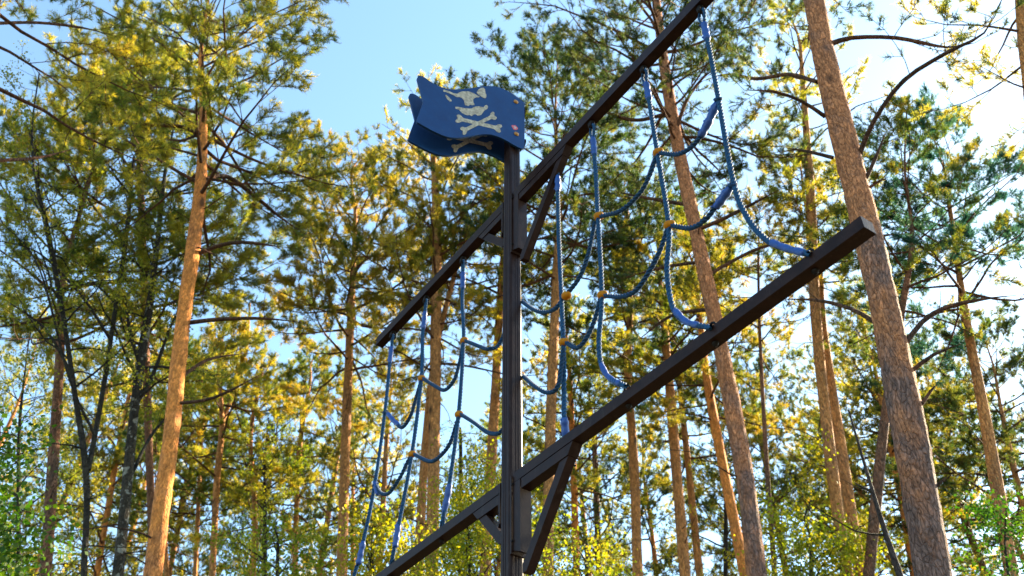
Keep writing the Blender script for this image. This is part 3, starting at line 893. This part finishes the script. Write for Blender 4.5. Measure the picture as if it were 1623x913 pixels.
tree(PN, 'reddish pine trunk slanting up behind the right half of the rope net', 'pine tree',
     [(1202, 940, 32), (1185, 790, 29), (1150, 590, 25), (1110, 400, 22), (1078, 250, 20), (1052, 100, 16), (1036, -50, 10)], 11.8, 22.5, 13, crown=15.2, Lmax=3.1, nl=40, near=True, dead=7, bark_m='pine_bark',
     leaf_m='needles_dark', dens=1.15, heroes=[
     ([(1092, 325, 8), (1050, 318, 7), (1005, 310, 5), (960, 300, 3)], 0.9, 0.8), ([(1102, 365, 9), (1140, 350, 8), (1195, 322, 6), (1240, 298, 3)], 0, -0.4),
     ([(1116, 440, 8), (1150, 420, 7), (1205, 393, 6), (1280, 378, 3)], 0.8, 0.5), ([(1110, 415, 7), (1050, 424, 6), (985, 442, 3)], 0.9, 0.6),
     ([(1068, 220, 8), (1088, 160, 7), (1120, 118, 5), (1160, 95, 3)], 0.9, -0.5), ([(1060, 180, 8), (1000, 190, 7), (930, 165, 4)], 1, 0.7),
     ([(1128, 490, 8), (1065, 500, 6), (1010, 540, 4)], 0.8, 0.5)])
tree(PN, 'slim straight pale pine, the left trunk of the close pair beside the thickest pine', 'pine tree',
     [(1348, 940, 18), (1318, 740, 18), (1293, 500, 16), (1285, 310, 14), (1272, 130, 8)], 14.0, 22.0, 14, crown=14.0, Lmax=1.6, nl=26, leaf_m='needles_gold', bark_m='pine_bark_tan')
tree(PN, 'slim pale pine, the right trunk of the close pair beside the thickest pine', 'pine tree',
     [(1368, 940, 19), (1334, 720, 18), (1304, 520, 13), (1298, 420, 9)], 14.8, 17.4, 15, crown=13.6, Lmax=1.5, nl=16, leaf_m='needles_green', bark_m='pine_bark_tan')
tree(PN, 'dark orange pine leaning right, half hidden behind the thickest pine trunk', 'pine tree',
     [(1374, 940, 18), (1388, 800, 17), (1403, 660, 15), (1428, 500, 11), (1446, 380, 7)], 13.5, 16.2, 16, crown=11.2, Lmax=1.9, nl=20, leaf_m='needles_green', bark_m='pine_bark_dull')
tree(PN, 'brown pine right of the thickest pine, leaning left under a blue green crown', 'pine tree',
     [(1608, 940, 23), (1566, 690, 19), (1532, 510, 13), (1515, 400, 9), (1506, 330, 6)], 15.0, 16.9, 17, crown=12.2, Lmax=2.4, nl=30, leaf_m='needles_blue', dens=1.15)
tree(PN, 'pine on the right edge of the photo whose shaggy boughs hang into the top corner', 'pine tree',
     [(1730, 940, 32), (1668, 450, 25), (1622, 60, 17), (1612, -60, 13)], 11.0, 19.5, 18, crown=12.2, Lmax=1.7, nl=26, leaf_m='needles_gold', near=True)
tree(PN, 'pine at the left edge of the photo with sunlit yellow tufts in the top corner', 'pine tree',
     [(-90, 940, 30), (-45, 450, 24), (-8, 30, 14), (0, -60, 11)], 9.5, 17.5, 19, crown=10.4, Lmax=2.2, nl=20, leaf_m='needles_gold', near=True, heroes=[
     ([(-20, 255, 8), (60, 250, 6), (122, 234, 3)], 0, 0.5), ([(-10, 37, 7), (60, 36, 6), (130, 44, 5), (185, 58, 2)], 0.8, 0.5)])
tree(PN, 'thin grey brown pine just right of the lower bracket with a slight kink', 'pine tree',
     [(1012, 940, 17), (1004, 720, 15), (995, 590, 12), (999, 480, 10), (993, 330, 7)], 18.0, 21.5, 20, crown=14.0, Lmax=2.9, nl=32, leaf_m='needles_dark', dens=1.1)
tree(PN, 'brown pine under the middle of the lower yard, left of its thinner twin', 'pine tree',
     [(1088, 940, 18), (1064, 650, 15), (1051, 490, 10)], 17.0, 19.0, 21, crown=13.2, Lmax=2.5, nl=26, leaf_m='needles_gold')
tree(PN, 'thinner pine right behind another trunk under the middle of the lower yard', 'pine tree',
     [(1112, 940, 13), (1088, 710, 10), (1072, 570, 7)], 20.0, 19.0, 22, crown=13.0, Lmax=2.3, nl=20, leaf_m='needles_green')
tree(PN, 'slanting orange pine between the reddish pine and the thinner trunks under the yard', 'pine tree',
     [(1186, 940, 18), (1152, 770, 16), (1122, 610, 13), (1106, 480, 8)], 16.0, 17.0, 23, crown=11.6, Lmax=2.0, nl=18, leaf_m='needles_green', bark_m='pine_bark_bright')
tree(PN, 'tall pine with pale airy crown, right trunk of the pair behind the left rope net', 'pine tree',
     [(684, 940, 21), (689, 640, 19), (692, 420, 16), (690, 300, 12), (684, 190, 7)], 15.0, 21.8, 24, crown=12.5, Lmax=2.6, nl=30, leaf_m='needles_gold', dens=0.8, dead=9)
tree(PN, 'pine bending right, left trunk of the pair behind the left rope net', 'pine tree',
     [(662, 940, 17), (672, 740, 14), (690, 560, 10), (722, 430, 7)], 15.6, 17.6, 25, crown=14.0, Lmax=2.0, nl=16, leaf_m='needles_gold', dens=0.8)
tree(PN, 'straight pine with dense dark crown left of the upper yard tip', 'pine tree',
     [(541, 940, 18), (547, 720, 16), (554, 540, 13), (560, 420, 9), (563, 330, 6)], 16.5, 20.6, 26, crown=13.4, Lmax=2.9, nl=38, leaf_m='needles_green', dens=1.2)
tree(PN, 'pine trunk close beside the left of the mast pole, sunlit on one side', 'pine tree',
     [(767, 940, 19), (784, 640, 15), (796, 420, 10)], 16.0, 19.5, 27, crown=14.5, Lmax=2.3, nl=22, leaf_m='needles_green')
tree(PN, 'pine trunk close right of the mast pole behind the lower bracket', 'pine tree',
     [(868, 940, 18), (872, 700, 17), (880, 480, 14), (886, 320, 9)], 14.6, 23.0, 28, crown=14.6, Lmax=3.2, nl=40, leaf_m='needles_dark', dens=1.15)
tree(PN, 'thin orange pine behind the sleeve of the rope at the lower bracket', 'pine tree',
     [(915, 940, 12), (908, 720, 10), (902, 580, 7)], 20.0, 18.5, 29, crown=12.6, Lmax=2.3, nl=26, leaf_m='needles_gold', bark_m='pine_bark_bright')
tree(PN, 'brown pine furthest left among the bare trunks, beside green maple leaves', 'pine tree',
     [(70, 940, 18), (82, 760, 17), (95, 560, 13), (101, 430, 9)], 15.0, 18.0, 30, crown=11.5, Lmax=2.8, nl=32, leaf_m='needles_green', bark_m='pine_bark_dull')
tree(PN, 'dark pine stem behind the birches, hidden by the golden boughs at left', 'pine tree',
     [(244, 940, 12), (233, 620, 12), (224, 330, 11), (216, 120, 7)], 16.0, 22.0, 31, crown=12.0, Lmax=3.1, nl=38, leaf_m='needles_gold', bark_m='pine_bark_dull', dens=1.25)
tree(PN, 'forked slender pine right of the bright orange trunk at left', 'pine tree',
     [(335, 940, 11), (344, 760, 10), (352, 670, 9), (346, 580, 5)], 20.0, 16.5, 32, crown=12.4, Lmax=2.0, nl=16, leaf_m='needles_green', forks=[[(352, 670, 7, 0), (378, 600, 6, 0.2), (392, 540, 4, 0.4), (396, 480, 3, 0.5)]])
tree(PN, 'crooked slender pine in the gap between the forked one and the dark crowned one', 'pine tree',
     [(400, 940, 11), (404, 800, 9), (397, 690, 7), (415, 590, 5)], 21.0, 16.5, 33, crown=11.8, Lmax=2.2, nl=22, leaf_m='needles_gold')
tree(PN, 'pole thin pine left of the forked slender pine', 'pine tree',
     [(308, 940, 7), (318, 720, 6), (325, 600, 4)], 24.0, 18.0, 34, crown=13.0, Lmax=2.0, nl=20, leaf_m='needles_green')
tree(PN, 'wavy thin pine left of the dense dark crown beside the net', 'pine tree',
     [(466, 940, 9), (474, 720, 8), (492, 600, 5)], 22.0, 18.0, 35, crown=12.4, Lmax=2.2, nl=20, leaf_m='needles_green')
tree(PN, 'very thin pine just right of the foot of the bright orange trunk', 'pine tree',
     [(266, 940, 9), (262, 820, 8), (285, 600, 5)], 23.0, 18.0, 36, crown=12.8, Lmax=2.2, nl=22, leaf_m='needles_green')
tree(PN, 'thin dark stem between the reddish pine and the close pair of pale pines', 'pine tree',
     [(1230, 940, 9), (1213, 700, 7), (1204, 520, 5), (1202, 420, 4)], 14.5, 16.0, 37, crown=12.0, Lmax=1.7, nl=18, leaf_m='needles_green', bark_m='pine_bark_dull')
tree(PN, 'small pine in the bottom right corner leaning left behind green leaves', 'pine tree',
     [(1632, 850, 11), (1603, 725, 9), (1585, 640, 6)], 21.0, 16.0, 38, crown=10.6, Lmax=2.6, nl=28, leaf_m='needles_dark')
tree('dead_sapling', 'bare black dead sapling leaning left beside the thickest pine', 'dead tree',
     [(1436, 940, 12), (1405, 850, 9), (1381, 772, 6), (1345, 650, 3)], 9.6, 5.0, 39, crown=None, dead=3, bark_m='dead_wood', heroes=[([(1384, 780, 6), (1366, 772, 5), (1352, 763, 3)], 0)])
# --- birches at left
BT = 'birch_tree'
tree(BT, 'black birch at left forking into two stems below mid height', 'birch tree',
     [(132, 940, 10), (137, 760, 9.5), (118, 620, 8), (100, 500, 7), (76, 370, 8), (56, 280, 5)], 13.2, 15.6, 41, kind='birch', crown=9.6, Lmax=2.0, nl=20, dead=8, bark_m='dark_bark', leaf_m='leaves_olive', near=True,
     forks=[[(140, 745, 8, 0), (163, 620, 7.5, 0.2), (184, 480, 7, 0.4), (200, 375, 7, 0.6), (212, 250, 4, 0.8)]],
     heroes=[([(112, 590, 6), (70, 520, 5), (0, 470, 4)], 0.4, 0.3), ([(150, 690, 6), (110, 600, 5), (60, 420, 4), (0, 350, 3)], 0.4, -0.6), ([(176, 540, 6), (130, 470, 5), (60, 400, 4), (-10, 380, 3)], 0.4, -0.4)])
tree(BT, 'birch with white patches between the black fork and the bright orange pine', 'birch tree',
     [(184, 940, 18), (200, 780, 16), (214, 640, 14), (225, 560, 14), (238, 480, 11), (250, 380, 8), (262, 270, 5)], 13.6, 17.0, 42, kind='birch', crown=9.8, Lmax=2.1, nl=20, dead=8, bark_m='birch_bark', leaf_m='leaves_olive', near=True,
     heroes=[([(216, 640, 10), (244, 590, 8), (262, 540, 6), (290, 470, 4)], 0.6, 0.3), ([(222, 580, 8), (205, 520, 7), (196, 450, 4)], 0.6, -0.3), ([(205, 760, 8), (240, 690, 6), (285, 640, 4)], 0.5, 0.6)])
# --- broadleaf growth along the bottom
GB = 'young broadleaf trees under the pines'
def young(label, px, py, d, H, seed, leaf, kind='maple', Lmax=1.7, nl=26, cr=None, w=8):
    tree('young_tree' if kind == 'maple' else 'birch_tree', label, 'young tree' if kind == 'maple' else 'birch tree', [(px, 960, w), (px, py + 60, w * 0.7)], d, H, seed, kind=kind, crown=cr or H * 0.35, Lmax=Lmax, nl=nl, dead=0,
         bark_m='dark_bark', leaf_m=leaf, group=GB, dens=1.0)
young('fresh green maple at the left edge, lowest in the photo', -75, 760, 8.5, 6.0, 51, 'leaves_green', Lmax=0.8, nl=34)
young('yellow green young maple below the left net between two pine trunks', 590, 800, 12.0, 7.7, 52, 'leaves_yellow', Lmax=1.6, nl=34)
young('small yellow leaved tree left of the straight dark crowned pine', 440, 820, 13.5, 8.2, 53, 'leaves_yellow', Lmax=1.5, nl=22)
young('bright yellow green tree directly behind the foot of the mast pole', 745, 800, 13.5, 9.2, 54, 'leaves_yellow', Lmax=1.9, nl=34)
young('lime green tree right of the lower bracket', 930, 800, 13.0, 8.2, 55, 'leaves_yellow', Lmax=1.6, nl=26)
young('green leafy tree behind the close pair of pale pines', 1285, 790, 14.0, 8.8, 56, 'leaves_yellow', Lmax=1.8, nl=28)
young('leafy green top in the bottom right corner', 1600, 860, 13.0, 7.6, 57, 'leaves_green', Lmax=0.9, nl=24)
young('hazy yellow birch far behind the slanting orange pine', 1150, 690, 20.0, 14.6, 58, 'leaves_yellow', 'birch', Lmax=2.0, nl=22, cr=5.5)
young('yellow birch far behind the crooked slender pine', 420, 700, 20.0, 14.2, 59, 'leaves_yellow', 'birch', Lmax=2.0, nl=22, cr=5.5)
young('yellow birch far behind the dark birch stems at left', 30, 640, 18.0, 14.0, 60, 'leaves_olive', 'birch', Lmax=2.0, nl=24, cr=6)
young('pale yellow birch far behind the pole and the left net', 730, 640, 22.0, 16.0, 61, 'leaves_yellow', 'birch', Lmax=2.0, nl=24, cr=6)

# --- the pines further back: a few kinds, then copies
GF = 'far pines behind the near trunks'
far = []
for i, (leaf, bk) in enumerate((('needles_gold', 'pine_bark_bright'), ('needles_green', 'pine_bark_tan'), ('needles_dark', 'pine_bark_dull'), ('needles_green', 'pine_bark_tan'))):
    x = (150, 600, 950, 1450)[i]
    far.append(tree(PN, 'far slender pine, one of many filling the gaps behind the nearer trunks', 'pine tree',
                    [(x, 930, 10), (x - (x - 811) * 0.06, 700, 8)], 26.0, 21.0, 70 + i, crown=10.0 + i, Lmax=2.8, nl=34, leaf_m=leaf, bark_m=bk, group=GF, dens=0.7, blades=9, dead=10))
rng = random.Random(5)
def copy_tree(src, loc, rz, sc):
    c = src.copy(); COL.objects.link(c)
    c.location = loc; c.rotation_euler = (0, 0, rz); c.scale = (sc, sc, sc)
    for ch in src.children:
        e = ch.copy(); COL.objects.link(e); e.parent = c
    return c
for i, (x, d, sc) in enumerate(((20, 27, 1.0), (180, 30, 1.05), (300, 28, 0.95), (380, 31, 1.0), (500, 27, 1.0), (630, 31, 1.08), (720, 28, 0.95), (830, 30, 1.05),
                                (960, 32, 1.05), (1040, 26, 0.95), (1140, 29, 1.0), (1240, 27, 1.02), (1320, 31, 1.0), (1400, 26, 1.0), (1500, 29, 1.05), (1580, 26, 1.0), (1660, 30, 1.0), (-60, 31, 1.0))):
    P = atd(x, 930, d)
    copy_tree(far[(i * 3 + 1) % 4], (P[0], P[1], 0), rng.uniform(0, 6.28), sc)

# ------------------------------------------------------------------ ground
m, nt, out = mat('forest_floor')
v = objco(nt)
n1 = nd(nt, 'ShaderNodeTexNoise', {'Vector': v, 'Scale': 0.35, 'Detail': 8.0, 'Roughness': 0.7})
col = ramp(nt, n1.outputs['Fac'], [(0.3, (0.03, 0.035, 0.014)), (0.5, (0.055, 0.042, 0.024)), (0.7, (0.09, 0.062, 0.034))])
b = nd(nt, 'ShaderNodeBsdfPrincipled', {'Base Color': col, 'Roughness': 0.95, 'Specular IOR Level': 0.1})
nt.links.new(b.outputs[0], out.inputs[0])
bm = bmesh.new()
bmesh.ops.create_grid(bm, x_segments=8, y_segments=8, size=1500)
g = bm_obj('ground', bm, m)
tag(g, kind='structure')

# ------------------------------------------------------------------ light
SUN_AZ, SUN_EL = math.radians(56), math.radians(34)      # azimuth clockwise from straight ahead
w = bpy.data.worlds.new('World')
S.world = w
w.use_nodes = True
nt = w.node_tree
bg = nt.nodes['Background']
sky = nt.nodes.new('ShaderNodeTexSky')
sky.sky_type = 'NISHITA'
sky.sun_disc = False
sky.sun_elevation = SUN_EL
sky.sun_rotation = SUN_AZ
sky.air_density, sky.dust_density, sky.ozone_density = 1.0, 0.3, 0.0
nt.links.new(mixc(nt, 1.0, sky.outputs[0], (0.90, 1.03, 1.0), 'MULTIPLY'), bg.inputs[0])
bg.inputs[1].default_value = 0.08
sl = bpy.data.lights.new('sun', 'SUN')
sl.energy = 5.0
sl.angle = math.radians(0.53)
sl.color = (1.0, 0.84, 0.58)
so = bpy.data.objects.new('sun', sl)
COL.objects.link(so)
sd = Vector((math.sin(SUN_AZ) * math.cos(SUN_EL), math.cos(SUN_AZ) * math.cos(SUN_EL), math.sin(SUN_EL)))
so.rotation_euler = sd.to_track_quat('Z', 'Y').to_euler()
so.location = (20, 10, 30)

S.view_settings.view_transform = 'Standard'
S.view_settings.look = 'None'
S.view_settings.exposure = 2.6
S.view_settings.gamma = 1.0
S.render.engine = 'CYCLES'
S.cycles.max_bounces = 6
S.cycles.diffuse_bounces = 3
S.cycles.transmission_bounces = 4
S.cycles.use_denoising = True

print('TRIS', sum(len(o.data.polygons) for o in S.objects if o.type=='MESH')/1e6, sum(len(m.polygons) for m in bpy.data.meshes)/1e6)
